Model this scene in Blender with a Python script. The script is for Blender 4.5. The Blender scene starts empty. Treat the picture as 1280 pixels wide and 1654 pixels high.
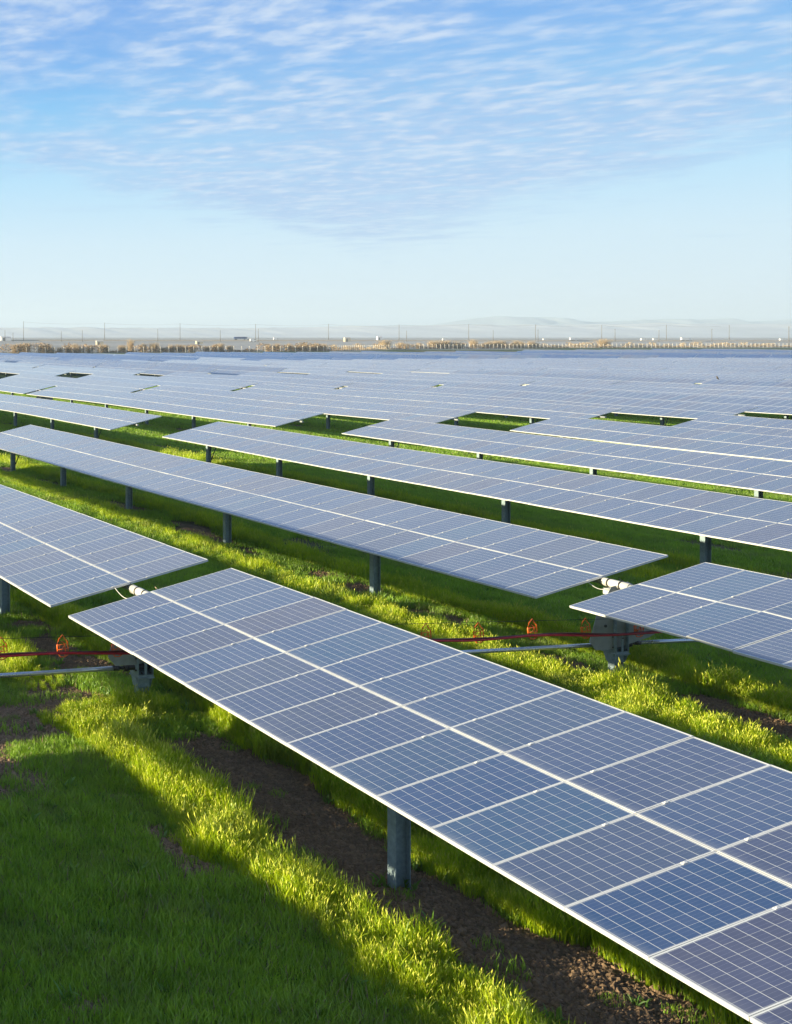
import bpy, math, random
import numpy as np
from mathutils import Vector, Matrix
R = math.radians
random.seed(7)
rng = np.random.default_rng(7)
scene = bpy.context.scene
COL = scene.collection

# ------------------------------------------------------------------ camera
F, CX, HOR, H = 1895.0, -301.0, 544.4, 8.1        # focal and principal point in photo pixels, eye height
AZ = R(10.9)                                      # heading of the tracker rows
ca, sa = math.cos(AZ), math.sin(AZ)
cam = bpy.data.cameras.new('camera'); camo = bpy.data.objects.new('camera', cam); COL.objects.link(camo)
camo.location = (0, 0, H); camo.rotation_euler = (R(90), 0, 0)
cam.sensor_width = 36; cam.sensor_fit = 'HORIZONTAL'; cam.lens = 36 * F / 1280
cam.shift_x = (640 - CX) / 1280; cam.shift_y = (HOR - 827) / 1280
cam.clip_start = 0.5; cam.clip_end = 40000
scene.camera = camo
scene.render.resolution_x = 792; scene.render.resolution_y = 1024

# ------------------------------------------------------------------ sky and sun
SUN_EL, SUN_DIR = 7.8, 5.0      # elevation; light travels towards +X turned 5 degrees to +Y
EXPO = 1.70
world = bpy.data.worlds.new('World'); scene.world = world; world.use_nodes = True
nt = world.node_tree; N = nt.nodes; LK = nt.links
for n in list(N): N.remove(n)

class NB:
    """small helper to write node maths"""
    def __init__(s, tree): s.t = tree; s.N = tree.nodes; s.L = tree.links
    def n(s, typ, **kw):
        x = s.N.new(typ)
        for k, v in kw.items(): setattr(x, k, v)
        return x
    def put(s, sock, v):
        if isinstance(v, bpy.types.NodeSocket): s.L.new(v, sock)
        elif v is not None: sock.default_value = v
    def m(s, op, a, b=None, c=None, clamp=False):
        x = s.N.new('ShaderNodeMath'); x.operation = op; x.use_clamp = clamp
        s.put(x.inputs[0], a); s.put(x.inputs[1], b)
        if c is not None: s.put(x.inputs[2], c)
        return x.outputs[0]
    def mr(s, v, a, b, c=0., d=1., smooth=False):
        x = s.N.new('ShaderNodeMapRange'); x.interpolation_type = 'SMOOTHSTEP' if smooth else 'LINEAR'
        s.put(x.inputs[0], v)
        for i, q in zip((1, 2, 3, 4), (a, b, c, d)): s.put(x.inputs[i], q)
        return x.outputs[0]
    def noise(s, vec, scale, detail=3, rough=.55, dim='3D', w=None):
        x = s.N.new('ShaderNodeTexNoise'); x.noise_dimensions = dim
        if vec is not None: s.L.new(vec, x.inputs['Vector'])
        x.inputs['Scale'].default_value = scale; x.inputs['Detail'].default_value = detail; x.inputs['Roughness'].default_value = rough
        return x.outputs['Fac']
    def mix(s, f, a, b, blend='MIX'):
        x = s.N.new('ShaderNodeMix'); x.data_type = 'RGBA'; x.blend_type = blend
        s.put(x.inputs[0], f)
        for sock, v in ((x.inputs[6], a), (x.inputs[7], b)):
            if isinstance(v, tuple): v = (*v, 1.) if len(v) == 3 else v
            s.put(sock, v)
        return x.outputs[2]
    def ramp(s, f, stops, interp='LINEAR'):
        x = s.N.new('ShaderNodeValToRGB'); x.color_ramp.interpolation = interp
        el = x.color_ramp.elements
        while len(el) < len(stops): el.new(.5)
        for e, (p, c) in zip(el, stops):
            e.position = p; e.color = (*c, 1.) if len(c) == 3 else c
        s.put(x.inputs[0], f); return x.outputs[0]
    def comb(s, a, b, c):
        x = s.N.new('ShaderNodeCombineXYZ')
        for i, v in enumerate((a, b, c)): s.put(x.inputs[i], v)
        return x.outputs[0]
    def sep(s, v):
        x = s.N.new('ShaderNodeSeparateXYZ'); s.L.new(v, x.inputs[0]); return x.outputs
    def vm(s, op, a, b):
        x = s.N.new('ShaderNodeVectorMath'); x.operation = op; s.put(x.inputs[0], a); s.put(x.inputs[1], b); return x.outputs[0]

b = NB(nt)
sky = b.n('ShaderNodeTexSky', sky_type='NISHITA', sun_disc=False)
sky.sun_elevation = R(SUN_EL)
# sun stands on the -X side: sun_rotation is measured clockwise from +Y
sky.sun_rotation = R(-90 - SUN_DIR)
sky.air_density = 1.0; sky.dust_density = 0.6; sky.ozone_density = 2.5; sky.altitude = 100
tc = b.n('ShaderNodeTexCoord')
dx, dy, dz = b.sep(tc.outputs['Generated'])
el = b.m('ARCSINE', b.m('MINIMUM', b.m('MAXIMUM', dz, 0.0), 1.0))      # radians
azi = b.m('ARCTAN2', dx, dy)
# hue of the clear air by height: pale at the horizon, deep blue higher up
eln = b.m('DIVIDE', el, R(90))
grad = b.ramp(eln, [(0.0, (.72, .85, .95)), (.048, (.62, .82, .97)), (.081, (.45, .75, .99)), (.115, (.22, .58, .94)),
                    (.147, (.09, .39, .88)), (.180, (.045, .29, .84)), (.35, (.06, .26, .64)), (.52, (.025, .13, .40)), (1.0, (.03, .13, .38))])
# the air is paler on the sun's side
sund = b.vm('DOT_PRODUCT', tc.outputs['Generated'], (-math.cos(R(SUN_DIR)), -math.sin(R(SUN_DIR)), 0.))
sdot = b.n('ShaderNodeVectorMath', operation='DOT_PRODUCT'); LK.new(tc.outputs['Generated'], sdot.inputs[0]); sdot.inputs[1].default_value = (-math.cos(R(SUN_DIR)), -math.sin(R(SUN_DIR)), 0.)
grad = b.mix(b.mr(sdot.outputs['Value'], -.15, .95, 0, .8, True), grad, (.80, .84, .86))
gs = b.n('ShaderNodeMix', data_type='RGBA'); gs.inputs[0].default_value = .93
LK.new(sky.outputs[0], gs.inputs[6])
SKYM = 4.2
gm = b.vm('MULTIPLY', grad, (SKYM, SKYM, SKYM)); LK.new(gm, gs.inputs[7])
base = gs.outputs[2]
# a thin sheet of rippled altocumulus, laid on a flat layer high above
zc = b.m('MAXIMUM', dz, .02)
P = b.comb(b.m('DIVIDE', dx, zc), b.m('DIVIDE', dy, zc), 0.)
def warp(vec, sc, amt):
    x = b.n('ShaderNodeTexNoise'); LK.new(vec, x.inputs['Vector']); x.inputs['Scale'].default_value = sc; x.inputs['Detail'].default_value = 2
    v = b.vm('SUBTRACT', x.outputs['Color'], (.5, .5, .5)); v = b.vm('MULTIPLY', v, (amt, amt, 0)); return b.vm('ADD', vec, v)
Pw = warp(P, .9, .24)
mp = b.n('ShaderNodeMapping'); LK.new(Pw, mp.inputs[0]); mp.inputs['Rotation'].default_value = (0, 0, R(4)); mp.inputs['Scale'].default_value = (1.2, 1.0, 1)
rip = b.noise(mp.outputs[0], 6.3, 3, .5)       # ripples
mid = b.noise(mp.outputs[0], 1.9, 4, .55)       # clumps of ripples
big = b.noise(Pw, .42, 3, .5)                   # open and closed parts of the sheet
fine = b.noise(mp.outputs[0], 17., 3, .6)
# lower rim of the sheet as a height that changes with bearing
rim = b.mr(azi, R(8), R(25.5), R(8.8), R(4.1))
rim2 = b.mr(azi, R(26), R(39), 0.0, R(3.3))
rimn = b.m('MULTIPLY', b.m('SUBTRACT', mid, .5), R(4.5))
edge = b.m('SUBTRACT', el, b.m('ADD', b.m('ADD', rim, rim2), rimn))
cover = b.mr(edge, R(-.9), R(1.1), 0, 1, True)
opn = b.mr(b.m('ADD', b.m('MULTIPLY', mid, .5), b.m('MULTIPLY', big, .5)), .40, .53, .60, 1, True)
hole_ = b.m('ADD', b.m('POWER', b.m('DIVIDE', b.m('SUBTRACT', azi, R(11.5)), R(4.5)), 2.0), b.m('POWER', b.m('DIVIDE', b.m('SUBTRACT', el, R(11.2)), R(1.7)), 2.0))
opn = b.m('MULTIPLY', opn, b.m('SUBTRACT', 1.0, b.m('MULTIPLY', b.m('EXPONENT', b.m('MULTIPLY', hole_, -1.0)), b.mr(mid, .35, .6, .95, .5))))
body = b.mr(b.m('ADD', b.m('MULTIPLY', rip, .62), b.m('MULTIPLY', fine, .38)), .34, .62, .58, 1, True)
hi_ = b.mr(el, R(20), R(46), 1., .35)
dens = b.m('MULTIPLY', b.m('MULTIPLY', cover, hi_), b.m('MULTIPLY', b.m('MULTIPLY', opn, body), .96), clamp=True)
lum = b.mr(b.m('ADD', b.m('MULTIPLY', rip, .6), b.m('MULTIPLY', mid, .4)), .40, .66, 0, 1, True)
ccol = b.mix(lum, (.32, .51, .83), (.60, .73, .91))
cc = b.vm('MULTIPLY', ccol, (SKYM, SKYM, SKYM))
# a few thin streaks below the sheet
mp2 = b.n('ShaderNodeMapping'); LK.new(P, mp2.inputs[0]); mp2.inputs['Scale'].default_value = (.5, 1.0, 1)
st_ = b.noise(mp2.outputs[0], .62, 4, .5)
strk = b.m('MULTIPLY', b.mr(st_, .60, .72, 0, .30, True), b.m('MULTIPLY', b.mr(el, R(1.8), R(3.4), 0, 1, True), b.m('SUBTRACT', 1., cover)))
base = b.mix(strk, base, (.40 * SKYM, .60 * SKYM, .85 * SKYM))
fin = b.mix(dens, base, cc)
bg = b.n('ShaderNodeBackground'); LK.new(fin, bg.inputs[0]); bg.inputs[1].default_value = .075
wo = b.n('ShaderNodeOutputWorld'); LK.new(bg.outputs[0], wo.inputs[0])

sl = bpy.data.lights.new('sun', 'SUN'); sl.energy = 5.0; sl.angle = R(.5); sl.color = (1.0, .85, .54)
so = bpy.data.objects.new('sun', sl); COL.objects.link(so); so.location = (-40, 0, 60)
sd = Vector((math.cos(R(SUN_DIR)) * math.cos(R(SUN_EL)), math.sin(R(SUN_DIR)) * math.cos(R(SUN_EL)), -math.sin(R(SUN_EL))))
so.rotation_euler = sd.to_track_quat('-Z', 'Y').to_euler()
vs = scene.view_settings; vs.view_transform = 'Standard'; vs.look = 'None'; vs.gamma = 1; vs.exposure = EXPO
scene.cycles.transparent_max_bounces = 16
scene.cycles.max_bounces = 6

# ------------------------------------------------------------------ coordinates and helpers
def W2(a, d):                     # row coordinates (across, along) -> world x, y
    return a * ca + d * sa, a * sa - d * ca
def AD(x, y): return x * ca + y * sa, x * sa - y * ca
AV = Vector((ca, sa, 0)); DV = Vector((sa, -ca, 0)); ZV = Vector((0, 0, 1))

def hash2(ix, iy, s):
    h = (ix.astype(np.int64) * 374761393 + iy.astype(np.int64) * 668265263 + s * 974634777) & 0x7fffffff
    h = ((h ^ (h >> 13)) * 1274126177) & 0x7fffffff
    return ((h ^ (h >> 16)) & 0xffff) / 65535.0
def vnoise(x, y, s=0):
    x = np.asarray(x, float); y = np.asarray(y, float)
    ix, iy = np.floor(x), np.floor(y); fx, fy = x - ix, y - iy
    fx = fx * fx * (3 - 2 * fx); fy = fy * fy * (3 - 2 * fy)
    a = hash2(ix, iy, s); b_ = hash2(ix + 1, iy, s); c = hash2(ix, iy + 1, s); d = hash2(ix + 1, iy + 1, s)
    return (a * (1 - fx) + b_ * fx) * (1 - fy) + (c * (1 - fx) + d * fx) * fy
def fbm(x, y, s=0, o=3):
    t = 0; w = 1; ws = 0
    for i in range(o): t = t + w * vnoise(np.asarray(x) * 2 ** i, np.asarray(y) * 2 ** i, s + i); ws += w; w *= .5
    return t / ws
def sstep(v, a, b_): t = np.clip((v - a) / (b_ - a), 0, 1); return t * t * (3 - 2 * t)

A0, PITCH = 12.13, 12.64          # first row and row spacing
def row_a(k): return A0 + PITCH * k
def gz(x, y):                     # ground height
    x = np.asarray(x, float); y = np.asarray(y, float); a, d = AD(x, y)
    near = 1 - sstep(y, 300, 600)
    z = -.20 + .32 * sstep(-d, 33, 52)
    z = z - .15 * np.exp(-((a - 12.5) / 3) ** 2 - ((d + 15) / 4) ** 2) + .13 * np.exp(-((a - 12) / 4) ** 2 - ((d + 24.5) / 3) ** 2)
    z = z + (fbm(a / 2.2, d / 3.0, 3) - .5) * .16 + (fbm(a / .5, d / .5, 9, 2) - .5) * .035
    z = z * near
    z = z + np.clip(y - 950, 0, 420) * .0106 + np.clip(y - 1370, 0, 1e5) * .0006
    return z
def dirt(a, d):                   # 0 grass .. 1 bare earth
    k = np.round((a - A0) / PITCH); r = a - A0 - k * PITCH
    r = r + (fbm(d / 2.5, k * 7.3, 21, 3) - .5) * 1.5
    band = 1 - sstep(np.abs(r - .05), .35, .95)
    pn = fbm(d / 2.6 + 31.7 * k, r * .6, 33, 3)
    th = np.where(k == 0, .34, .47)
    m = band * sstep(pn, th, th + .12)
    # the front row has one long bare patch
    f = np.exp(-((d + 15.3) / 6.6) ** 2) * (k == 0)
    m = np.maximum(m, (1 - sstep(np.abs(r - .15), .85, 1.30)) * sstep(f, .20, .5) * (.75 + .25 * sstep(pn, .3, .45)))
    m = np.maximum(m, sstep(np.exp(-((a - 24.7) / .75) ** 2 - ((d + 20.6) / 2.6) ** 2) * (.7 + .6 * pn), .30, .45))
    m = np.maximum(m, sstep(np.exp(-((a - 24.2) / .8) ** 2 - ((d + 25.9) / 1.3) ** 2) * (.7 + .6 * pn), .30, .45))
    sp = sstep(fbm(a / 3.1, d / 4.2, 57, 4), .66, .76) * .7
    return np.clip(np.maximum(m, sp * .6), 0, 1)

def tag(o, label=None, cat=None, group=None, kind=None):
    if label: o['label'] = label
    if cat: o['category'] = cat
    if group: o['group'] = group
    if kind: o['kind'] = kind
    return o
def empty(name, loc=(0, 0, 0), rot=(0, 0, 0)):
    o = bpy.data.objects.new(name, None); COL.objects.link(o); o.location = loc; o.rotation_euler = rot; o.empty_display_size = .2; return o

class MB:
    """collects faces; build() links them as one mesh object"""
    def __init__(s): s.v = []; s.f = []; s.mi = []; s.uv = {}; s.sm = []
    def face(s, vs, mi=0, uv=None, smooth=False):
        i = len(s.v); s.v += [tuple(p) for p in vs]; s.f.append(list(range(i, i + len(vs)))); s.mi.append(mi); s.sm.append(smooth)
        if uv: s.uv[len(s.f) - 1] = uv
    def box(s, c, sx, sy, sz, M=None, mi=0):
        P = [Vector((c[0] + x * sx / 2, c[1] + y * sy / 2, c[2] + z * sz / 2)) for z in (-1, 1) for y in (-1, 1) for x in (-1, 1)]
        if M is not None: P = [M @ p for p in P]
        i = len(s.v); s.v += [tuple(p) for p in P]
        for q in ((0, 2, 3, 1), (4, 5, 7, 6), (0, 1, 5, 4), (2, 6, 7, 3), (0, 4, 6, 2), (1, 3, 7, 5)):
            s.f.append([i + j for j in q]); s.mi.append(mi); s.sm.append(False)
    def tube(s, pts, r, n=10, mi=0, cap=True, smooth=True):
        pts = [Vector(p) for p in pts]; rr = r if isinstance(r, (list, tuple)) else [r] * len(pts); i0 = len(s.v)
        for k, p in enumerate(pts):
            t = (pts[min(k + 1, len(pts) - 1)] - pts[max(k - 1, 0)]).normalized()
            u = t.cross(ZV if abs(t.z) < .95 else Vector((1, 0, 0))).normalized(); w = t.cross(u)
            for j in range(n):
                an = 2 * math.pi * j / n; s.v.append(tuple(p + rr[k] * (math.cos(an) * u + math.sin(an) * w)))
        for k in range(len(pts) - 1):
            for j in range(n):
                a_ = i0 + k * n + j; b_ = i0 + k * n + (j + 1) % n
                s.f.append([a_, b_, b_ + n, a_ + n]); s.mi.append(mi); s.sm.append(smooth)
        if cap:
            s.f.append([i0 + j for j in range(n)][::-1]); s.mi.append(mi); s.sm.append(False)
            s.f.append([i0 + (len(pts) - 1) * n + j for j in range(n)]); s.mi.append(mi); s.sm.append(False)
    def prism(s, poly, org, ux, uy, un, th, mi=0):
        A = [org + p[0] * ux + p[1] * uy - un * th / 2 for p in poly]; B = [p + un * th for p in A]; i = len(s.v); n = len(poly)
        s.v += [tuple(p) for p in A + B]
        s.f.append([i + j for j in range(n)][::-1]); s.f.append([i + n + j for j in range(n)])
        for j in range(n): s.f.append([i + j, i + (j + 1) % n, i + n + (j + 1) % n, i + n + j])
        s.mi += [mi] * (n + 2); s.sm += [False] * (n + 2)
    def mesh(s, name, mats):
        me = bpy.data.meshes.new(name); me.from_pydata(s.v, [], s.f)
        for m in (mats if isinstance(mats, (list, tuple)) else [mats]): me.materials.append(m)
        me.polygons.foreach_set('material_index', s.mi); me.polygons.foreach_set('use_smooth', s.sm)
        if s.uv:
            L = me.uv_layers.new(name='UVMap').data
            for fi, uv in s.uv.items():
                ls = me.polygons[fi].loop_start
                for j, q in enumerate(uv): L[ls + j].uv = q
        me.update(); return me
    def build(s, name, mats, parent=None):
        o = bpy.data.objects.new(name, s.mesh(name, mats)); COL.objects.link(o)
        if parent: o.parent = parent
        return o

# ------------------------------------------------------------------ materials
def mat(name):
    m = bpy.data.materials.new(name); m.use_nodes = True; t = m.node_tree
    for n in list(t.nodes): t.nodes.remove(n)
    q = NB(t); o = q.n('ShaderNodeOutputMaterial'); p = q.n('ShaderNodeBsdfPrincipled'); q.L.new(p.outputs[0], o.inputs[0])
    q.p = p; q.out = o; return m, q
def simple(name, col, rough=.6, metal=0., var=.15, scale=8., bump=0., spec=.5):
    m, q = mat(name); tcn = q.n('ShaderNodeTexCoord').outputs['Object']
    n = q.noise(tcn, scale, 5, .6); n2_ = q.noise(tcn, scale * .17, 3, .5)
    f = q.m('ADD', q.m('MULTIPLY', n, .6), q.m('MULTIPLY', n2_, .4))
    lo = tuple(c * (1 - var * 1.6) for c in col); hi = tuple(min(1, c * (1 + var * 1.6)) for c in col)
    q.L.new(q.mix(q.mr(f, .3, .7), lo, hi), q.p.inputs['Base Color'])
    q.L.new(q.mr(f, .3, .7, max(.05, rough - .1), min(1, rough + .1)), q.p.inputs['Roughness'])
    q.p.inputs['Metallic'].default_value = metal; q.p.inputs['Specular IOR Level'].default_value = spec
    if bump:
        bn = q.n('ShaderNodeBump'); bn.inputs['Strength'].default_value = bump; bn.inputs['Distance'].default_value = .02
        q.L.new(n, bn.inputs['Height']); q.L.new(bn.outputs[0], q.p.inputs['Normal'])
    return m

def pv_material(name='solar_glass', lines=1., blue=0.):
    m, q = mat(name)
    uv = q.n('ShaderNodeUVMap'); uv.uv_map = 'UVMap'
    u, v, _ = q.sep(uv.outputs[0])
    fu, fv = q.m('FRACT', u), q.m('FRACT', v)
    iu, iv = q.m('FLOOR', u), q.m('FLOOR', v)
    oi = q.n('ShaderNodeObjectInfo')
    # cells: 6 across, 12 along, inside a pale margin
    mu, mv = .026, .016
    cu = q.m('MULTIPLY', q.m('DIVIDE', q.m('SUBTRACT', fu, mu), 1 - 2 * mu), 6.0)
    cv = q.m('MULTIPLY', q.m('DIVIDE', q.m('SUBTRACT', fv, mv), 1 - 2 * mv), 12.0)
    def line(c, w): return q.m('GREATER_THAN', q.m('ABSOLUTE', q.m('SUBTRACT', q.m('FRACT', c), .5)), .5 - w)
    lu, lv = line(cu, .0095), line(cv, .019)
    # busbars, three fine silver lines in every cell
    bb = q.m('GREATER_THAN', q.m('ABSOLUTE', q.m('SUBTRACT', q.m('FRACT', q.m('MULTIPLY', cu, 3.0)), .5)), .478)
    bu = q.m('LESS_THAN', q.m('MINIMUM', fu, q.m('SUBTRACT', 1., fu)), .018)
    bv = q.m('LESS_THAN', q.m('MINIMUM', fv, q.m('SUBTRACT', 1., fv)), .0095)
    white = q.m('MAXIMUM', q.m('MAXIMUM', lv, q.m('MULTIPLY', lu, .62)), q.m('MAXIMUM', bu, bv))
    # colour of the cells varies from module to module and a little from cell to cell
    wn = q.n('ShaderNodeTexWhiteNoise', noise_dimensions='4D')
    q.L.new(q.comb(iu, iv, 0.), wn.inputs['Vector']); q.L.new(q.m('MULTIPLY', oi.outputs['Random'], 91.7), wn.inputs['W'])
    wc = q.n('ShaderNodeTexWhiteNoise', noise_dimensions='4D')
    q.L.new(q.comb(q.m('FLOOR', cu), q.m('FLOOR', cv), iu), wc.inputs['Vector']); q.L.new(q.m('ADD', iv, q.m('MULTIPLY', oi.outputs['Random'], 37.)), wc.inputs['W'])
    modc = q.ramp(wn.outputs[0], [(0., (.009, .044, .140)), (.35, (.013, .048, .148)), (.65, (.036, .044, .105)), (1., (.006, .056, .155))])
    cellc = q.mix(q.mr(wc.outputs[0], 0, 1, .0, .30), modc, (.040, .060, .17))
    cellc = q.mix(q.m('MULTIPLY', bb, .22), cellc, (.35, .40, .50))
    if blue: cellc = q.mix(blue, cellc, (.010, .055, .20))
    col = q.mix(q.m('MULTIPLY', white, lines), cellc, (.50, .53, .56))
    # a film of dust
    geo = q.n('ShaderNodeNewGeometry')
    dn = q.noise(geo.outputs['Position'], .35, 4, .6); dn2 = q.noise(geo.outputs['Position'], 3.1, 5, .65)
    df = q.m('ADD', q.mr(dn, .35, .7, .005, .045), q.mr(dn2, .4, .7, .0, .02))
    df = q.m('ADD', df, q.m('MULTIPLY', q.mr(fv, .09, .0, 0, .16, True), q.mr(dn2, .35, .65, .3, 1.)))
    df = q.m('ADD', df, q.m('MULTIPLY', oi.outputs['Random'], .02))
    col = q.mix(df, col, (.43, .44, .46))
    q.L.new(col, q.p.inputs['Base Color'])
    q.p.inputs['Roughness'].default_value = .16
    q.L.new(q.mr(dn2, .35, .7, .12, .26), q.p.inputs['Roughness'])
    q.p.inputs['IOR'].default_value = 1.5
    q.p.inputs['Sheen Weight'].default_value = .19 if not blue else .02; q.p.inputs['Sheen Roughness'].default_value = .35; q.p.inputs['Sheen Tint'].default_value = (.86, .92, 1., 1)
    return m
M_PV = pv_material()
M_PV2 = pv_material('blue_solar_glass', .6, .6)
M_FRAME = simple('aluminium_frame', (.60, .61, .62), .45, .25, .06, 6)
M_BACK = simple('backsheet', (.42, .43, .44), .7, 0, .05, 3)
M_STEEL = simple('galvanised_steel', (.20, .275, .32), .55, .12, .22, 14, .15)
M_STEEL2 = simple('weathered_steel', (.30, .32, .32), .6, .35, .25, 9, .2)
M_PLATE = simple('gear_plate_steel', (.30, .33, .34), .6, .2, .15, 5, .1)
M_WHITE = simple('white_painted_steel', (.48, .48, .47), .38, 0, .06, 12)
M_BLACK = simple('black_rubber', (.015, .015, .018), .6, 0, .2, 20)
M_PIPE = simple('zinc_pipe', (.55, .58, .62), .30, .75, .10, 5)
M_RED = simple('red_cable_jacket', (.42, .010, .020), .45, 0, .25, 9)
M_RED2 = simple('dark_red_jacket', (.10, .012, .014), .5, 0, .25, 9)
M_ORANGE = simple('orange_plastic', (.85, .15, .02), .45, 0, .15, 12)
M_TAN = simple('tan_cable', (.30, .24, .17), .7, 0, .2, 15)
M_DARK = simple('dark_hardware', (.05, .05, .055), .5, .4, .2, 10)
M_MARK = simple('ink_marks', (.06, .05, .06), .6, 0, .1, 20)

# ------------------------------------------------------------------ ground
def axis(lo, hi, f0, f1, step, grow=1.16):
    c = list(np.arange(f0, f1 + 1e-6, step)); s_ = step; x = f1
    while x < hi: s_ *= grow; x += s_; c.append(min(x, hi))
    s_ = step; x = f0; pre = []
    while x > lo: s_ *= grow; x -= s_; pre.append(max(x, lo))
    return np.array(pre[::-1] + c)
ax_ = axis(-10500, 10500, 4, 62, .2); ay_ = axis(-10500, 10500, 12, 100, .2)
GX, GY = np.meshgrid(ax_, ay_, indexing='ij')
GZ = gz(GX, GY)
nx, ny = GX.shape
me = bpy.data.meshes.new('ground'); V = np.stack([GX, GY, GZ], -1).reshape(-1, 3)
ii = np.arange(nx * ny).reshape(nx, ny)
Fq = np.stack([ii[:-1, :-1], ii[1:, :-1], ii[1:, 1:], ii[:-1, 1:]], -1).reshape(-1, 4)
me.vertices.add(len(V)); me.vertices.foreach_set('co', V.ravel())
me.loops.add(Fq.size); me.loops.foreach_set('vertex_index', Fq.ravel())
me.polygons.add(len(Fq)); me.polygons.foreach_set('loop_start', np.arange(len(Fq)) * 4)
me.polygons.foreach_set('use_smooth', np.ones(len(Fq), bool)); me.update()
ga, gd = AD(GX, GY)
at = me.attributes.new('dirt', 'FLOAT', 'POINT'); at.data.foreach_set('value', dirt(ga, gd).ravel().astype(np.float32))
# how far a point lies beyond the fence line (see FENCE below)
FENCE = [(60., 540.), (93.5, 577.), (288., 664.), (389., 783.), (581., 872.), (771., 925.), (1200., 1010.)]
fx_ = np.array([p[0] for p in FENCE]); fy_ = np.array([p[1] for p in FENCE])
def beyond(x, y): return y - np.interp(x, fx_, fy_)
at = me.attributes.new('plain', 'FLOAT', 'POINT'); at.data.foreach_set('value', sstep(beyond(GX, GY), -2, 4).ravel().astype(np.float32))
m, q = mat('soil_and_turf')
geo = q.n('ShaderNodeNewGeometry').outputs['Position']
ad = q.n('ShaderNodeAttribute', attribute_name='dirt').outputs['Fac']; ap = q.n('ShaderNodeAttribute', attribute_name='plain').outputs['Fac']
na = q.noise(geo, 9, 6, .7); nb = q.noise(geo, 1.3, 4, .6); ncn = q.noise(geo, 45, 4, .7)
soil = q.mix(q.mr(na, .3, .7), (.085, .056, .036), (.290, .195, .118))
soil = q.mix(q.mr(nb, .45, .75, 0, .5), soil, (.26, .19, .12))
turf = q.mix(q.mr(nb, .35, .65), (.018, .050, .010), (.035, .085, .012))
turf = q.mix(q.mr(ncn, .4, .75, 0, .6), turf, (.012, .030, .008))
near = q.mix(ad, turf, soil)
np_ = q.noise(geo, .004, 5, .6)
plain = q.mix(q.mr(np_, .38, .62), (.30, .29, .26), (.42, .40, .37))
q.L.new(q.mix(ap, near, plain), q.p.inputs['Base Color']); q.p.inputs['Roughness'].default_value = .95; q.p.inputs['Specular IOR Level'].default_value = .2
bn = q.n('ShaderNodeBump'); bn.inputs['Strength'].default_value = .9; bn.inputs['Distance'].default_value = .06
q.L.new(q.m('ADD', na, q.m('MULTIPLY', ncn, .4)), bn.inputs['Height']); q.L.new(bn.outputs[0], q.p.inputs['Normal'])
me.materials.append(m)
go = bpy.data.objects.new('ground', me); COL.objects.link(go); tag(go, kind='structure')

# ------------------------------------------------------------------ trackers
TILT = R(13.0); MOD_P, MOD_U, MOD_V = 1.007, 1.001, 1.968; GAPV = .014
ct, st = math.cos(TILT), math.sin(TILT)
def tube_h(k, blk, d):
    base = {0: 2.40, -1: 2.36, -2: 2.34, -3: 2.1}.get(k, 2.04)
    if blk == 0 and d < -20:
        t = (d + 24) / -43.; u = .10 * t - .26 * t * (1 - t) * (1 if k > 0 else .3)
        if k == 0: u *= .3
        return base + u + .010 * math.sin(d * .31 + k)
    return base + (.05 * math.sin(k * 2.3 + blk * 1.7) if blk else 0) + .04 * math.cos(2 * math.pi * (d + 24) / 43.0 + k * 1.9 * (blk > 0)) - (0 if blk else .04)
def frame_at(k, blk, d, ty=TILT):
    a = row_a(k); h = tube_h(k, blk, d); e = .5
    slope = (tube_h(k, blk, d + e) - tube_h(k, blk, d - e)) / (2 * e)
    ux = (DV + slope * ZV).normalized(); uy = (math.cos(ty) * AV + math.sin(ty) * ZV); uy = (uy - uy.dot(ux) * ux).normalized(); un = ux.cross(uy)
    if un.z < 0: un = -un
    x, y = W2(a, d)
    return Vector((x, y, h)), ux, uy, un
def Mx(o, ux, uy, un): return Matrix(((ux.x, uy.x, un.x, o.x), (ux.y, uy.y, un.y, o.y), (ux.z, uy.z, un.z, o.z), (0, 0, 0, 1)))

# one module: glass in a raised aluminium frame, with the clamps on its edge
def module_mesh(side):
    mb = MB(); U, Vv, fw, th = MOD_U, MOD_V, .015, .050
    g = th - .003
    mb.face([(-U / 2, -Vv / 2, g), (U / 2, -Vv / 2, g), (U / 2, Vv / 2, g), (-U / 2, Vv / 2, g)], 0, [(0.001, 0.001), (.999, 0.001), (.999, .999), (0.001, .999)])
    mb.face([(-U / 2, -Vv / 2, .012), (-U / 2, Vv / 2, .012), (U / 2, Vv / 2, .012), (U / 2, -Vv / 2, .012)], 2)
    mb.box((0, -Vv / 2 + fw / 2, th / 2), U, fw, th, None, 1); mb.box((0, Vv / 2 - fw / 2, th / 2), U, fw, th, None, 1)
    for s_ in (-1, 1): mb.box((s_ * (U / 2 - fw / 2), 0, th / 2), fw, Vv - 2 * fw, th, None, 1)
    # mid clamp that grips this module and the next
    mb.box((U / 2 + .006, -side * (Vv / 2 - .42), th + .003), .036, .06, .008, None, 1)
    mb.box((U / 2 + .006, -side * (Vv / 2 - .42), th + .009), .014, .014, .008, None, 1)
    return mb.mesh('solar_module', [M_PV, M_FRAME, M_BACK])
MODM = {s: module_mesh(s) for s in (-1, 1)}
OFFN = .10                        # height of the module plane above the tube axis

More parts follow.
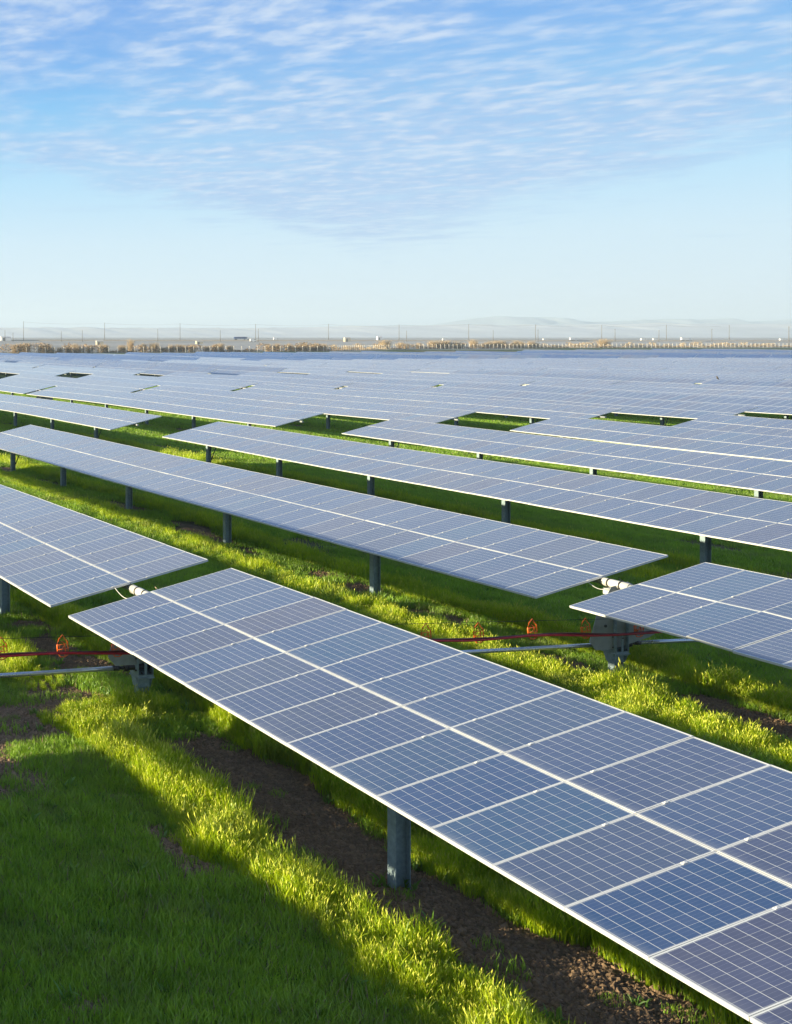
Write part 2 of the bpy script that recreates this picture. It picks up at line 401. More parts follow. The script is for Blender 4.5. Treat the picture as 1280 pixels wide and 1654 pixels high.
def slab(mb, k, blk, d0, n, per=1, sgn=1, ty=TILT, detail=True):
    """n modules from d0, in pieces of `per` modules, two modules high"""
    i = 0
    while i < n:
        c = min(per, n - i); dm = d0 + sgn * (i + c / 2) * MOD_P
        o, ux, uy, un = frame_at(k, blk, dm, ty); L = c * MOD_P / 2 - (.004 if per == 1 else 0)
        o = o + un * OFFN
        for sv in ((-1, 1) if detail else (0,)):
            v0, v1 = (((-MOD_V - GAPV / 2, -GAPV / 2) if sv < 0 else (GAPV / 2, MOD_V + GAPV / 2)) if detail else (-MOD_V - GAPV / 2, MOD_V + GAPV / 2))
            A_ = [o + ux * x + uy * y + un * z for z in (0, .05) for (x, y) in ((-L, v0), (L, v0), (L, v1), (-L, v1))]
            u0 = i + (0 if sgn > 0 else 100); t0, t1 = ((0, 1) if sv < 0 else (1, 2)) if detail else (0, 2)
            mb.face([A_[4], A_[5], A_[6], A_[7]], 0, [(u0 + .0005, t0 + .0005), (u0 + c - .0005, t0 + .0005), (u0 + c - .0005, t1 - .0005), (u0 + .0005, t1 - .0005)])
            mb.face([A_[0], A_[3], A_[2], A_[1]], 2)
            for (p, r_) in ((0, 1), (1, 2), (2, 3), (3, 0)): mb.face([A_[p], A_[r_], A_[r_ + 4], A_[p + 4]], 1)
        i += c

def ibeam(mb, x, y, z0, z1, dep=.255, wid=.19, t=.014):
    M = Matrix(((ca, sa, 0, x), (sa, -ca, 0, y), (0, 0, 1, 0), (0, 0, 0, 1))); zc, hh = (z0 + z1) / 2, z1 - z0
    for s_ in (-1, 1): mb.box((s_ * (dep / 2 - t / 2), 0, zc), t, wid, hh, M)
    mb.box((0, 0, zc), dep - 2 * t, t, hh, M)

def near_post(parent, k, blk, d):
    x, y = W2(row_a(k), d); h = tube_h(k, blk, d); z0 = float(gz(x, y)) - .3
    mb = MB(); ibeam(mb, x, y, z0, h - .10); o = mb.build('post', M_STEEL, parent)
    mb = MB(); M = Matrix(((ca, sa, 0, x), (sa, -ca, 0, y), (0, 0, 1, 0), (0, 0, 0, 1)))
    for s_ in (-1, 1): mb.box((s_ * .136, 0, h - .17), .012, .16, .22, M)      # bearing cheeks beside the tube
    mb.box((0, 0, h - .088), .30, .16, .022, M)
    mb.tube([Vector((x, y, h)) - DV * .05, Vector((x, y, h)) + DV * .05], .098, 14)
    mb.build('bearing', M_DARK, o)

def tube_part(parent, k, blk, d0, d1):
    n = max(2, int(abs(d1 - d0) / 4)); pts = []
    for i in range(n + 1):
        d = d0 + (d1 - d0) * i / n; x, y = W2(row_a(k), d); pts.append((x, y, tube_h(k, blk, d)))
    mb = MB(); mb.tube(pts, .075, 10); return mb.build('torque_tube', M_STEEL2, parent)

def drive(parent, k, blk, d):
    """slew gear, housing and pile at the middle of a tracker"""
    d = d - (.16 if k == 1 else 0); x, y = W2(row_a(k), d); h = tube_h(k, blk, d); g = float(gz(x, y)); T = Vector((x, y, h))
    at_ = math.cos(TILT) * AV + math.sin(TILT) * ZV; nt_ = math.cos(TILT) * ZV - math.sin(TILT) * AV
    top = g + .60
    mb = MB(); ibeam(mb, x, y, g - .3, top + .1, .25, .20); mb.build('post', M_STEEL, parent)
    # gear plate hanging from the tube, tilting with the table
    poly = [(-.25, .02), (-.80, -.55), (-1.14, -1.12), (-1.02, -1.36), (-.55, -1.47), (.55, -1.47), (1.02, -1.36), (1.14, -1.12), (.80, -.55), (.25, .02)]
    gp = MB()
    gp.prism(poly, T + DV * .11, at_, nt_, DV, .014)
    for (hx, hy) in ((-.62, -.86), (.62, -.86), (-.2, -1.2), (.2, -1.2)):
        c = T + at_ * hx + nt_ * hy; gp.tube([c + DV * .095, c + DV * .135], .035, 10, 1)
    gp.build('gear_plate', [M_PLATE, M_DARK], parent)
    M = Matrix(((ca, sa, 0, x), (sa, -ca, 0, y), (0, 0, 1, 0), (0, 0, 0, 1)))
    hs = MB(); zb, zt = top, top + .90; zc = (zb + zt) / 2
    for s_ in (-1, 1): hs.box((s_ * .175, .0, zc), .016, .40, zt - zb, M)
    hs.box((0, -.10, zc), .334, .014, zt - zb, M); 
    hs.box((0, .19, zb + .02), .334, .014, .10, M); hs.box((0, .19, zb + .22), .06, .016, .5, M)
    hs.box((0, 0, zb + .008), .40, .44, .016, M)
    # tapering shoe under the housing
    for s_ in (-1, 1): hs.prism([(-.21, 0), (.21, 0), (.11, -.22), (-.11, -.22)], Vector((x, y, zb)) + AV * s_ * .150, DV, ZV, AV, .012)
    hs.prism([(-.19, 0), (.19, 0), (.15, -.22), (-.15, -.22)], Vector((x, y, zb)) + DV * .10, AV, ZV, DV, .012)
    ho = hs.build('gear_housing', M_STEEL, parent)
    def bolt(c, u, r_, L):
        bt = MB(); bt.tube([c, c + u * L], r_, 8); bt.build('bolt', M_DARK, ho)
    for (by, bz) in ((-.11, .16), (.11, .16), (-.11, .42), (.11, .42), (0, .62), (.0, .48)):
        for s_ in (-1, 1): bolt(Vector((x, y, zb + bz)) + DV * by + AV * s_ * .183, AV * s_, .045 if by == 0 else .022, .03)
    for (bx, bz) in ((-.1, .12), (.1, .12), (0, .40)): bolt(Vector((x, y, zb + bz)) + AV * bx + DV * .197, DV, .022, .02)
    wx = MB(); wx.tube([Vector((x, y, zb + .20)) - AV * .34, Vector((x, y, zb + .20)) + AV * .34], .062, 12)
    wx.tube([Vector((x, y, zb + .20)) - AV * .42, Vector((x, y, zb + .20)) - AV * .34], .085, 12)
    wx.tube([Vector((x, y, zb + .20)) + AV * .34, Vector((x, y, zb + .20)) + AV * .42], .085, 12)
    wx.build('worm_gear', M_DARK, ho)
    # upper pile and white coupling in the gap
    up = MB(); ibeam(up, x, y, zt, h - .14, .2, .16); up.build('upper_post', M_STEEL, parent)
    cp = MB(); cp.tube([T - DV * .42, T + DV * .42], .102, 20)
    cpo = cp.build('coupling', M_WHITE, parent)
    for s_ in (-.16, .18): bd = MB(); bd.tube([T + DV * (s_ - .022), T + DV * (s_ + .022)], .110, 20); bd.build('band', M_BLACK, cpo)
    bl = MB(); bl.box((0, -.03, h - .20), .27, .40, .14, M); blo = bl.build('bearing_block', M_WHITE, parent)
    mk = MB()
    for i, (ox, oz) in enumerate(((-.09, .02), (-.05, -.01), (.0, .02), (.05, .0), (.09, -.02))):
        mk.box((ox, .1725, h - .20 + oz), .02, .004, .05 + .015 * (i % 2), M)
    mk.build('marking', M_MARK, blo)
    jc = MB(); p0 = T - DV * .45 + AV * .55 + nt_ * .03 ; p3 = T + DV * .50 + AV * .55 + nt_ * .03
    pts = []
    for i in range(13):
        t = i / 12; p = p0.lerp(p3, t) - ZV * .16 * math.sin(math.pi * t) + AV * .05 * math.sin(5 * t); pts.append(p)
    jc.tube(pts, .012, 6); jc.build('jumper_cable', M_TAN, parent)
    jc = MB(); p0 = T - DV * .45 - AV * .42 + nt_ * .04; pts = []
    for i in range(9):
        t = i / 8; pts.append(p0 + DV * .5 * t + AV * .22 * t - ZV * .18 * math.sin(math.pi * t * .8))
    jc.tube(pts, .009, 6); jc.build('jumper_cable', M_WHITE, parent)

def damper(parent, k, blk, d):
    x, y = W2(row_a(k), d); h = tube_h(k, blk, d); B = Vector((x, y, float(gz(x, y)) + .45)) + DV * .1
    mb = MB(); e = Vector((x, y, h)) + AV * .95 + ZV * .12 + DV * .1
    m_ = B.lerp(e, .5); mb.tube([B + AV * .12, m_], .032, 8); mb.tube([m_, e], .018, 8); mb.build('damper', M_DARK, parent)

# blocks: (start, motor, end) along the row; start is the end nearest the camera
BLK = [(19.6, -24.3, -67.75, 43, 43), (-75.6, -124.4, -168.4, 48, 43), (-177.0, -221.0, -265.0, 43, 43), (-273., -322.0, -366., 48, 43),
       (-375., -419., -463., 43, 43), (-471., -515., -559., 43, 43), (-567., -611., -655., 43, 43), (-663., -707., -751., 43, 43), (-760., -804., -848., 43, 43)]
ORD = ['nearest', 'second', 'third', 'fourth', 'fifth', 'sixth', 'seventh', 'eighth', 'ninth', 'tenth', 'eleventh', 'twelfth', 'thirteenth', 'fourteenth', 'fifteenth',
       'sixteenth', 'seventeenth', 'eighteenth']
LX = np.array([0, 110., 230., 300., 560., 900.]); LY = np.array([395., 405., 440., 500., 575., 590.])
def outfield(x, y): return y - np.interp(x, LX, LY)
def in_view(x, y, z=2.2, mg=0.):
    if y < 5: return False
    u = CX + F * x / y; v = HOR + F * (H - z) / y
    return -mg < u < 1280 + mg and -mg < v < 1654 + mg
n_tr = 0
GRP = 'solar tracker rows standing across the field'
spare = {}
for blk, (s0, mo, e1, nA, nB) in enumerate(BLK):
    for k in range(-3, 75):
        a = row_a(k)
        mo = mo - (.08 if k >= 1 else 0); dA = mo + .50; dB = mo - .50                 # inner ends of the two tables
        seen = [in_view(*W2(a, d), mg=60) for d in np.linspace(s0, e1, 60)]
        # rows just outside the picture on the sunny side throw their shade into it
        seen2 = any(in_view(*W2(a + w, d), mg=0) for d in np.linspace(s0, e1, 40) for w in (12, 24))
        vis = any(seen)
        if not vis and not seen2: continue
        if not vis and blk > 1: continue
        x, y = W2(a, (s0 + e1) / 2); xe, ye = W2(a, e1)
        # keep inside the fence: cut the far half or the whole tracker
        xs, ys = W2(a, s0); xm, ym = W2(a, mo)
        if outfield(xm, ym) > 0: continue
        far_half = outfield(xe, ye) < 0
        ymin = min(W2(a, d)[1] for d in np.linspace(s0, e1, 20) if in_view(*W2(a, d), mg=60)) if vis else 999
        root = empty('solar_tracker', (*W2(a, mo), 0)); n_tr += 1
        bpy.context.view_layer.update()
        inv = root.matrix_world.inverted()
        ty = TILT
        if blk == 1 or k > 6: ty = TILT + R(random.gauss(0, 1.1))
        if blk >= 2: ty = TILT + (R(float(rng.choice([0, 10., 15., 17., 13.]))) if blk > 2 else R(float(rng.choice([0, 0, 0, 0, 1., -1., 9.]))))
        individual = (blk == 0 and -1 < k <= 6) or (blk == 1 and 2 <= k <= 5)
        parts = []
        if ymin > 210 or not vis:
            mb = MB(); per = 1 if not vis and blk < 2 else (2 if ymin < 300 else 5)
            # joined body: panels, tube and piles of a tracker seen from far off
            slab(mb, k, blk, dA, nA, per, 1, ty, False)
            if far_half: slab(mb, k, blk, dB, nB, per, -1, ty, False)
            dlo = e1 if far_half else mo - 1
            for d in np.arange(s0 - 4, dlo, -8.3):
                xx, yy = W2(a, d); mb.box((xx, yy, 1.05 + .5 * float(gz(xx, yy))), .22, .22, 2.2, None, 3)
            me_ = mb.mesh('solar_tracker', [M_PV2 if rng.random() < (.62 if blk >= 3 else .12) else M_PV, M_FRAME, M_BACK, M_STEEL])
            me_.transform(inv)
            bpy.data.objects.remove(root)
            root = bpy.data.objects.new('solar_tracker', me_); COL.objects.link(root); root.location = (*W2(a, mo), 0)
        else:
            cand = []
            for (d0, sgn, n_) in ((dA, 1, nA), (dB, -1, nB)):
                if sgn < 0 and not far_half: continue
                run = []
                for i in range(n_):
                    dm = d0 + sgn * (i + .5) * MOD_P; xx, yy = W2(a, dm)
                    run.append((dm, individual and in_view(xx, yy, mg=70), yy))
                cand.append((d0, sgn, n_, run))
            allv = sorted([yy for (_, _, _, run) in cand for (_, f_, yy) in run if f_])
            lim = allv[49] if len(allv) >= 50 else 1e9
            rest = MB(); nrest = 0
            for (d0, sgn, n_, run) in cand:
                for i, (dm, f_, yy) in enumerate(run):
                    if f_ and yy <= lim:
                        o, ux, uy, un = frame_at(k, blk, dm)
                        for sv in (-1, 1):
                            c = o + un * OFFN + uy * sv * (MOD_V / 2 + GAPV / 2)
                            ob = bpy.data.objects.new('solar_module', MODM[sv]); COL.objects.link(ob); ob.parent = root
                            jig = Matrix.Rotation(R(random.gauss(0, .12)), 4, 'X') @ Matrix.Rotation(R(random.gauss(0, .12)), 4, 'Y')
                            ob.matrix_local = inv @ (Mx(c, ux, uy, un) @ jig)
                    else:
                        slab(rest, k, blk, dm - sgn * MOD_P / 2, 1, 1, sgn); nrest += 2
            if nrest:
                nm = 'solar_module' if individual else 'panel_table'
                # each half table of a tracker seen from afar is one part
                if individual:
                    ob = rest.build(nm, [M_PV, M_FRAME, M_BACK]); ob.data.transform(inv); ob.parent = root; tag(ob, kind='stuff')
                else:
                    for (d0, sgn, n_, run) in cand:
                        t_ = MB(); slab(t_, k, blk, d0, n_, 1, sgn, ty); ob = t_.build('panel_table', [M_PV, M_FRAME, M_BACK]); ob.data.transform(inv); ob.parent = root
            tmp = []
            class Q: pass
            before = set(bpy.data.objects)
            tube_part(None, k, blk, s0 + .1, e1 + .1 if far_half else mo)
            pd = []
            d = mo + 8.45
            while d < s0 - 2: pd.append(d); d += 8.45
            d = mo - (9.15 if k >= 1 else 8.75)
            while d > (e1 + 1.5 if far_half else 1e9): pd.append(d); d -= 8.3
            if blk == 0 and k >= 1: pd = [q_ for q_ in pd if q_ > mo] + [-33.5, -42.35, -50.9, -58.6, -66.1]
            for d in pd:
                xx, yy = W2(a, d)
                if in_view(xx, yy, 1.0, 80) or blk == 0: near_post(None, k, blk, d)
            if ymin < 130: drive(None, k, blk, mo)
            elif in_view(*W2(a, mo), 1.5, 60): near_post(None, k, blk, mo)
            if ymin < 130 and far_half: damper(None, k, blk, pd[-1] if pd else mo)
            if blk == 1 and ymin < 130: damper(None, k, blk, max(pd))
            for ob in set(bpy.data.objects) - before:
                if ob.parent is None:
                    ob.data.transform(inv)
                    for ch in ob.children: ch.data.transform(inv)
                    ob.parent = root
        # what tells this tracker from the others
        o_ = ORD[min(k, 17)] if k >= 0 else None
        if blk == 0:
            if k == 0: lab = 'large blue tracker across the foreground, its front post standing in bare brown earth'
            elif k == 1: lab = 'blue tracker behind the foreground one, its gear housing crossed by the red cable'
            elif k < 0: lab = ('first' if k == -1 else 'second' if k == -2 else 'third') + ' tracker row on the sunny side of the foreground one'
            else: lab = '%s blue tracker row from the viewer on the near side of the first grass aisle' % o_
        elif blk == 1:
            lab = ('%s tracker row counted from the left, between the first and second grass aisles' % ORD[k - 1]) if 1 <= k <= 18 else 'pale tracker row at one side of the field between the first and second aisles'
        elif blk == 2: lab = 'thin pale tracker row beyond the second grass aisle, in the middle distance'
        elif blk in (3, 4): lab = 'thin distant tracker row of blue panels in the far half of the field'
        else: lab = 'hair thin farthest tracker row near the fence under the horizon'
        tag(root, lab, 'solar panels', GRP)
print('trackers', n_tr)

# ------------------------------------------------------------------ drive shafts, cable run
def along(a, d, z): x, y = W2(a, d); return Vector((x, y, z))
def dd(k): return -24.54 if k == 1 else -24.38 if k > 1 else -24.3
def zdrive(k):                    # height of the worm gear of row k
    x, y = W2(row_a(k), -24.3); return float(gz(x, y)) + .80 + (.12 if k == -1 else 0)
shl = {-1: 'silver round drive shaft coming in from the left edge to the foreground gear post', 0: 'silver round drive shaft running between the two nearest gear posts', 1: 'silver round drive shaft leaving the second gear post to the right'}
for k in (-1, 0, 1):
    r = empty('drive_shaft', along(row_a(k) + .42, dd(k), zdrive(k))); bpy.context.view_layer.update(); inv = r.matrix_world.inverted()
    p0 = along(row_a(k) + .42, dd(k), zdrive(k)); p1 = along(row_a(k + 1) - .42, dd(k + 1), zdrive(k + 1))
    u = (p1 - p0).normalized()
    mb = MB(); pts = [p0 + u * .25 + (p1 - p0 - u * .5) * t - ZV * .03 * math.sin(math.pi * t) for t in np.linspace(0, 1, 13)]; mb.tube(pts, .048, 14)
    o = mb.build('pipe', M_PIPE); o.data.transform(inv); o.parent = r
    for p, s_ in ((p0, 1), (p1, -1)):
        mb = MB(); mb.tube([p, p + u * s_ * .12], .034, 10); mb.tube([p + u * s_ * .12, p + u * s_ * .27], .055, 12); mb.box((0, 0, 0), .05, .13, .05, Mx(p + u * s_ * .06, u, u.cross(ZV), ZV))
        o = mb.build('universal_joint', M_DARK); o.data.transform(inv); o.parent = r
    tag(r, shl[k], 'drive shaft', 'drive shafts linking the gear posts')
CD = -23.75
def zc_(a): return 1.36 - .0165 * (a - 8) + .025 * math.sin(a * 1.5)
mb = MB(); aa = np.arange(-.5, 27.5, .25)
for j in range(3):
    mb.tube([along(a, CD + .02 * (j - 1), zc_(a) - .045 + .028 * (j % 2) + .008 * math.sin(a * 2.2 + j * 2)) for a in aa], .024, 8, 0 if j != 1 else 1)
o = mb.build('cable_bundle', [M_RED, M_RED2]); tag(o, 'dark red cable bundle hanging in orange hooks and passing in front of the gear posts', 'cable')
mb = MB(); mb.tube([along(a, CD - .03, zc_(a) + .33 - .00 * a) for a in (-.5, 6, 12, 18, 24.2, 27.3)], .006, 5)
o = mb.build('support_wire', M_BLACK); tag(o, 'thin black support wire strung above the red cable bundle', 'wire')
def hanger(a):
    c = along(a, CD - .03, zc_(a) - .07); mb = MB(); r_ = .010
    def P_(u, z): return c + AV * u + ZV * z
    outer = [P_(-.11, .03), P_(-.13, .20), P_(-.09, .32), P_(0, .42), P_(.05, .33), P_(.11, .27), P_(.13, .12), P_(.12, -.02), P_(.04, -.06), P_(-.05, -.05), P_(-.11, .03)]
    mb.tube(outer, .012, 6)
    mb.tube([P_(-.07, .02), P_(-.08, .2), P_(-.02, .28), P_(.05, .22), P_(.07, .08), P_(.05, -.03)], .009, 6)
    mb.tube([P_(-.12, .10), P_(.12, .12)], .009, 6); mb.tube([P_(-.12, .20), P_(.10, .22)], .008, 6)
    mb.tube([P_(-.06, .0), P_(.03, .18), P_(.09, .02)], .007, 6)
    r = mb.build('cable_hanger', M_ORANGE); r.data.transform(Matrix.Translation(-c)); r.location = c; return r
# hangers at about 1.33 m along the run
q_of = lambda px: (px - CX) / F
def a_at(px, d):                   # where the line of sight at px crosses the line d
    q_ = q_of(px); Y = -d / (ca - q_ * sa); return q_ * Y * ca + Y * sa
hl = {3: 'orange cable hanger at the left edge of the picture', 102: 'orange cable hanger over bare earth, second from the left', 690: 'orange hanger peeping over the upper edge of the foreground panels',
      775: 'orange hanger second from the foreground panels, over lit grass', 862: 'orange hanger between lit grass and the left drive shaft', 948: 'orange hanger beside the gear plate of the second tracker'}
for px in (3, 102, 190, 275, 360, 445, 525, 607, 690, 775, 862, 948, 1034):
    h_ = hanger(a_at(px, CD)); lb = hl.get(px, 'orange cable hanger hidden in the shade under a tracker')
    tag(h_, lb, 'cable hanger', 'orange cable hangers on the support wire')

# ------------------------------------------------------------------ grass (uncountable: a few scattered layers)
def grass_mat(name, c0, c1, c2, trans=.35):
    m, q = mat(name); oi = q.n('ShaderNodeObjectInfo'); at_ = q.n('ShaderNodeAttribute', attribute_name='tint').outputs['Fac']
    geo = q.n('ShaderNodeNewGeometry').outputs['Position']
    big = q.noise(geo, .55, 4, .6); mid = q.noise(geo, 3., 3, .6)
    f = q.m('ADD', q.m('MULTIPLY', at_, .45), q.m('ADD', q.m('MULTIPLY', oi.outputs['Random'], .2), q.m('MULTIPLY', q.mr(mid, .3, .7), .35)))
    c = q.ramp(f, [(.1, c0), (.55, c1), (.95, c2)])
    c = q.mix(q.mr(big, .50, .70, 0, .50), c, (.20, .22, .09)); dk = q.noise(geo, 1.25, 4, .6); c = q.mix(q.mr(dk, .42, .66, 0, .55), c, q.mix(1.0, c, (.42, .55, .6), 'MULTIPLY'))
    df = q.n('ShaderNodeBsdfDiffuse'); tr = q.n('ShaderNodeBsdfTranslucent'); mx = q.n('ShaderNodeMixShader'); gl = q.n('ShaderNodeBsdfGlossy'); gl.inputs['Roughness'].default_value = .45
    q.L.new(c, df.inputs[0]); q.L.new(q.mix(.4, c, (.34, .42, .01)), tr.inputs[0]); mx.inputs[0].default_value = trans
    q.L.new(df.outputs[0], mx.inputs[1]); q.L.new(tr.outputs[0], mx.inputs[2])
    mx2 = q.n('ShaderNodeMixShader'); mx2.inputs[0].default_value = .04; q.L.new(mx.outputs[0], mx2.inputs[1]); q.L.new(gl.outputs[0], mx2.inputs[2])
    q.L.new(mx2.outputs[0], q.out.inputs[0]); q.N.remove(q.p); return m
MG_LAWN = grass_mat('lawn_grass', (.150, .300, .034), (.290, .510, .038), (.470, .650, .060), .5)
MG_TALL = grass_mat('tall_grass', (.170, .340, .008), (.540, .680, .010), (.900, .860, .050), .5)
MG_HEAD = simple('seed_head', (.52, .55, .07), .8, 0, .2, 30)
MG_DRY = simple('straw', (.20, .15, .09), .9, 0, .35, 30)

def patch(name, n, rad, h0, h1, w, lean=.5, heads=0., mats=None, seg=2):
    V_, F_, MI, TI = [], [], [], []
    for i in range(n):
        r_ = rad * math.sqrt(random.random()); t = random.uniform(0, 6.283); bx, by = r_ * math.cos(t), r_ * math.sin(t)
        h = random.uniform(h0, h1) * (1 - .25 * (r_ / rad) ** 2); an = random.uniform(0, 6.283); ln = h * lean * random.uniform(.15, 1)
        lx, ly = math.cos(an) * ln, math.sin(an) * ln; fa = random.uniform(0, 6.283); wx_, wy_ = math.cos(fa) * w / 2, math.sin(fa) * w / 2
        i0 = len(V_); tint = random.random() * .75; dry = 2 if len(mats) > 2 and random.random() < .05 else 0
        V_ += [(bx - wx_, by - wy_, -.03), (bx + wx_, by + wy_, -.03)]
        for s_ in range(1, seg):
            tt = s_ / seg; ww = 1 - .35 * tt
            V_ += [(bx + lx * tt ** 2 - wx_ * ww, by + ly * tt ** 2 - wy_ * ww, h * tt), (bx + lx * tt ** 2 + wx_ * ww, by + ly * tt ** 2 + wy_ * ww, h * tt)]
        zt = h * (1 - .18 * lean * random.random())
        V_.append((bx + lx, by + ly, zt))
        for s_ in range(seg - 1): a_ = i0 + 2 * s_; F_.append((a_, a_ + 1, a_ + 3, a_ + 2)); MI.append(dry)
        a_ = i0 + 2 * (seg - 1); F_.append((a_, a_ + 1, a_ + 2)); MI.append(dry)
        TI += [tint - .25] * 2 + [tint] * (len(V_) - i0 - 3) + [tint + .3]
        if random.random() < heads:
            i0 = len(V_); hx, hy, hz = bx + lx * .9, by + ly * .9, zt * .92; L = random.uniform(.06, .10); rr = random.uniform(.008, .012)
            ex, ey, ez = hx + lx * .25, hy + ly * .25, hz + L
            mxx, myy, mz = (hx + ex) / 2, (hy + ey) / 2, (hz + ez) / 2
            V_.append((hx, hy, hz))
            for j in range(4): V_.append((mxx + rr * math.cos(j * 1.571), myy + rr * math.sin(j * 1.571), mz))
            V_.append((ex, ey, ez)); TI += [1.] * 6
            for j in range(4): F_.append((i0, i0 + 1 + j, i0 + 1 + (j + 1) % 4)); F_.append((i0 + 5, i0 + 1 + (j + 1) % 4, i0 + 1 + j)); MI += [1, 1]
    me = bpy.data.meshes.new(name); me.from_pydata(V_, [], F_)
    for m_ in mats: me.materials.append(m_)
    me.polygons.foreach_set('material_index', MI)
    a__ = me.attributes.new('tint', 'FLOAT', 'POINT'); a__.data.foreach_set('value', np.array(TI, np.float32))
    return bpy.data.objects.new(name, me)          # never linked: only the scatter refers to it

def scatter(name, pts, zs, scale, sources, seed, label=None):
    P3 = np.stack([pts[:, 0], pts[:, 1], zs], -1); me = bpy.data.meshes.new(name); me.vertices.add(len(P3)); me.vertices.foreach_set('co', P3.ravel())
    a_ = me.attributes.new('sc', 'FLOAT', 'POINT'); a_.data.foreach_set('value', scale.astype(np.float32))
    r_ = me.attributes.new('rz', 'FLOAT', 'POINT'); r_.data.foreach_set('value', np.random.default_rng(seed).uniform(0, 6.283, len(P3)).astype(np.float32))
    o = bpy.data.objects.new(name, me); COL.objects.link(o)
    g = bpy.data.node_groups.new(name, 'GeometryNodeTree')
    g.interface.new_socket('Geometry', in_out='INPUT', socket_type='NodeSocketGeometry'); g.interface.new_socket('Geometry', in_out='OUTPUT', socket_type='NodeSocketGeometry')
    gi = g.nodes.new('NodeGroupInput'); gout = g.nodes.new('NodeGroupOutput'); ip = g.nodes.new('GeometryNodeInstanceOnPoints'); jn = g.nodes.new('GeometryNodeJoinGeometry')
    for s_ in sources[::-1]:
        oi = g.nodes.new('GeometryNodeObjectInfo'); oi.inputs['Object'].default_value = s_; oi.inputs['As Instance'].default_value = True; g.links.new(oi.outputs['Geometry'], jn.inputs[0])
    def attr(nm):
        x = g.nodes.new('GeometryNodeInputNamedAttribute'); x.data_type = 'FLOAT'; x.inputs['Name'].default_value = nm; return x.outputs['Attribute']
    ri = g.nodes.new('FunctionNodeRandomValue'); ri.data_type = 'INT'
    ri.inputs[4].default_value = 0; ri.inputs[5].default_value = len(sources) - 1; ri.inputs['Seed'].default_value = seed
    cr = g.nodes.new('ShaderNodeCombineXYZ'); g.links.new(attr('rz'), cr.inputs[2])
    g.links.new(gi.outputs[0], ip.inputs['Points']); g.links.new(jn.outputs[0], ip.inputs['Instance']); ip.inputs['Pick Instance'].default_value = True
    g.links.new(ri.outputs[2], ip.inputs['Instance Index']); g.links.new(cr.outputs[0], ip.inputs['Rotation']); g.links.new(attr('sc'), ip.inputs['Scale'])
    g.links.new(ip.outputs[0], gout.inputs[0])
    md = o.modifiers.new('scatter', 'NODES'); md.node_group = g
    tag(o, label, 'grass', kind='stuff'); return o

def field(y0, y1, step, mg=1.5, left=4.0):
    """jittered points inside the seen wedge"""
    ys = np.arange(y0, y1, step); out = []
    for y in ys:
        xl = y * (0 - CX) / F - left; xr = y * (1280 - CX) / F + mg; xs = np.arange(xl, xr, step)
        out.append(np.stack([xs, np.full_like(xs, y)], -1))
    P_ = np.concatenate(out); P_ += rng.uniform(-.6, .6, P_.shape) * step; return P_
def rel(a): k = np.round((a - A0) / PITCH); return k, a - A0 - k * PITCH

PL = [patch('turf', 78, .24, .06, .21, .012, .65, 0, [MG_LAWN, MG_HEAD, MG_DRY]) for _ in range(4)]
PM = [patch('turf', 90, .38, .07, .20, .017, .6, 0, [MG_LAWN, MG_HEAD, MG_DRY]) for _ in range(3)]
PF = [patch('turf', 90, .8, .10, .22, .040, .8, 0, [MG_LAWN, MG_HEAD, MG_DRY]) for _ in range(3)]
PT = [patch('tuft', 62, .19, .16, .58, .0165, .6, .10, [MG_TALL, MG_HEAD], 3) for _ in range(4)]
PTM = [patch('tuft', 80, .34, .16, .46, .018, .5, .03, [MG_TALL, MG_HEAD], 2) for _ in range(3)]

def keep(P_, p): return P_[rng.random(len(P_)) < p]
def lay(name, P_, src, seed, smin, smax, lab, shape=None, cutoff=.45):
    a, d = AD(P_[:, 0], P_[:, 1]); dm = dirt(a, d); ok = rng.random(len(P_)) > sstep(dm, .15, cutoff) * .985
    P_ = P_[ok]; a, d = a[ok], d[ok]
    sc = rng.uniform(smin, smax, len(P_)) * (.40 + 1.2 * fbm(a / .8, d / .8, 71, 3))
    if shape is not None: f_ = shape(a, d); P_ = P_[f_ > .05]; sc = (sc * (.35 + .65 * f_))[f_ > .05]
    return scatter(name, P_, gz(P_[:, 0], P_[:, 1]), sc, src, seed, lab)
lay('lawn', field(11.5, 36, .15), PL, 1, .75, 1.25, 'short green turf between the nearest tracker rows')
lay('lawn', field(36, 75, .28), PM, 2, .8, 1.3, 'short green turf around the second and third tracker rows')
lay('lawn', field(75, 200, .75), PF, 3, .8, 1.2, 'green turf showing in the grass aisles beyond')
def ridge(a, d):
    k, r = rel(a); w = (fbm(d / 1.6, k * 3.1, 81, 3) - .5) * .9
    f1 = sstep(r + w, -2.45, -2.2) * (1 - sstep(r + w, -1.10, -.90)) * (.50 + .50 * sstep(r + w, -2.5, -1.3)) * (.45 + .95 * sstep(fbm(a / .55, d / .55, 83, 2), .25, .75))
    f1 = f1 * np.where(k == 0, sstep(d, -24.5, -23.0) + (1 - sstep(d, -28, -25.5)) * .9, .75)
    f2 = sstep(r - w * .6, .75, 1.15) * (1 - sstep(r - w * .6, 1.7, 2.6)) * .95
    # rank growth round the gear post of the second row
    f3 = np.exp(-((a - 23.5) / .75) ** 2 - ((d + 23.3) / 1.0) ** 2) * 1.3
    f4 = np.exp(-((a - 11.6) / .9) ** 2 - ((d + 23.8) / .7) ** 2) * .8
    return np.clip(np.maximum(np.maximum(f1, f2), np.maximum(f3, f4)), 0, 1.35)
lay('tall_grass', field(11.5, 36, .115), PT, 4, .50, 1.12, 'tall yellow green seeding grass along the sunny side of the rows', ridge, .7)
lay('tall_grass', field(36, 95, .30), PTM, 5, .8, 1.2, 'taller yellow green grass in strips along the farther rows', ridge, .7)
MG_WEED = grass_mat('weed_leaf', (.060, .160, .030), (.120, .260, .040), (.220, .340, .070), .35)
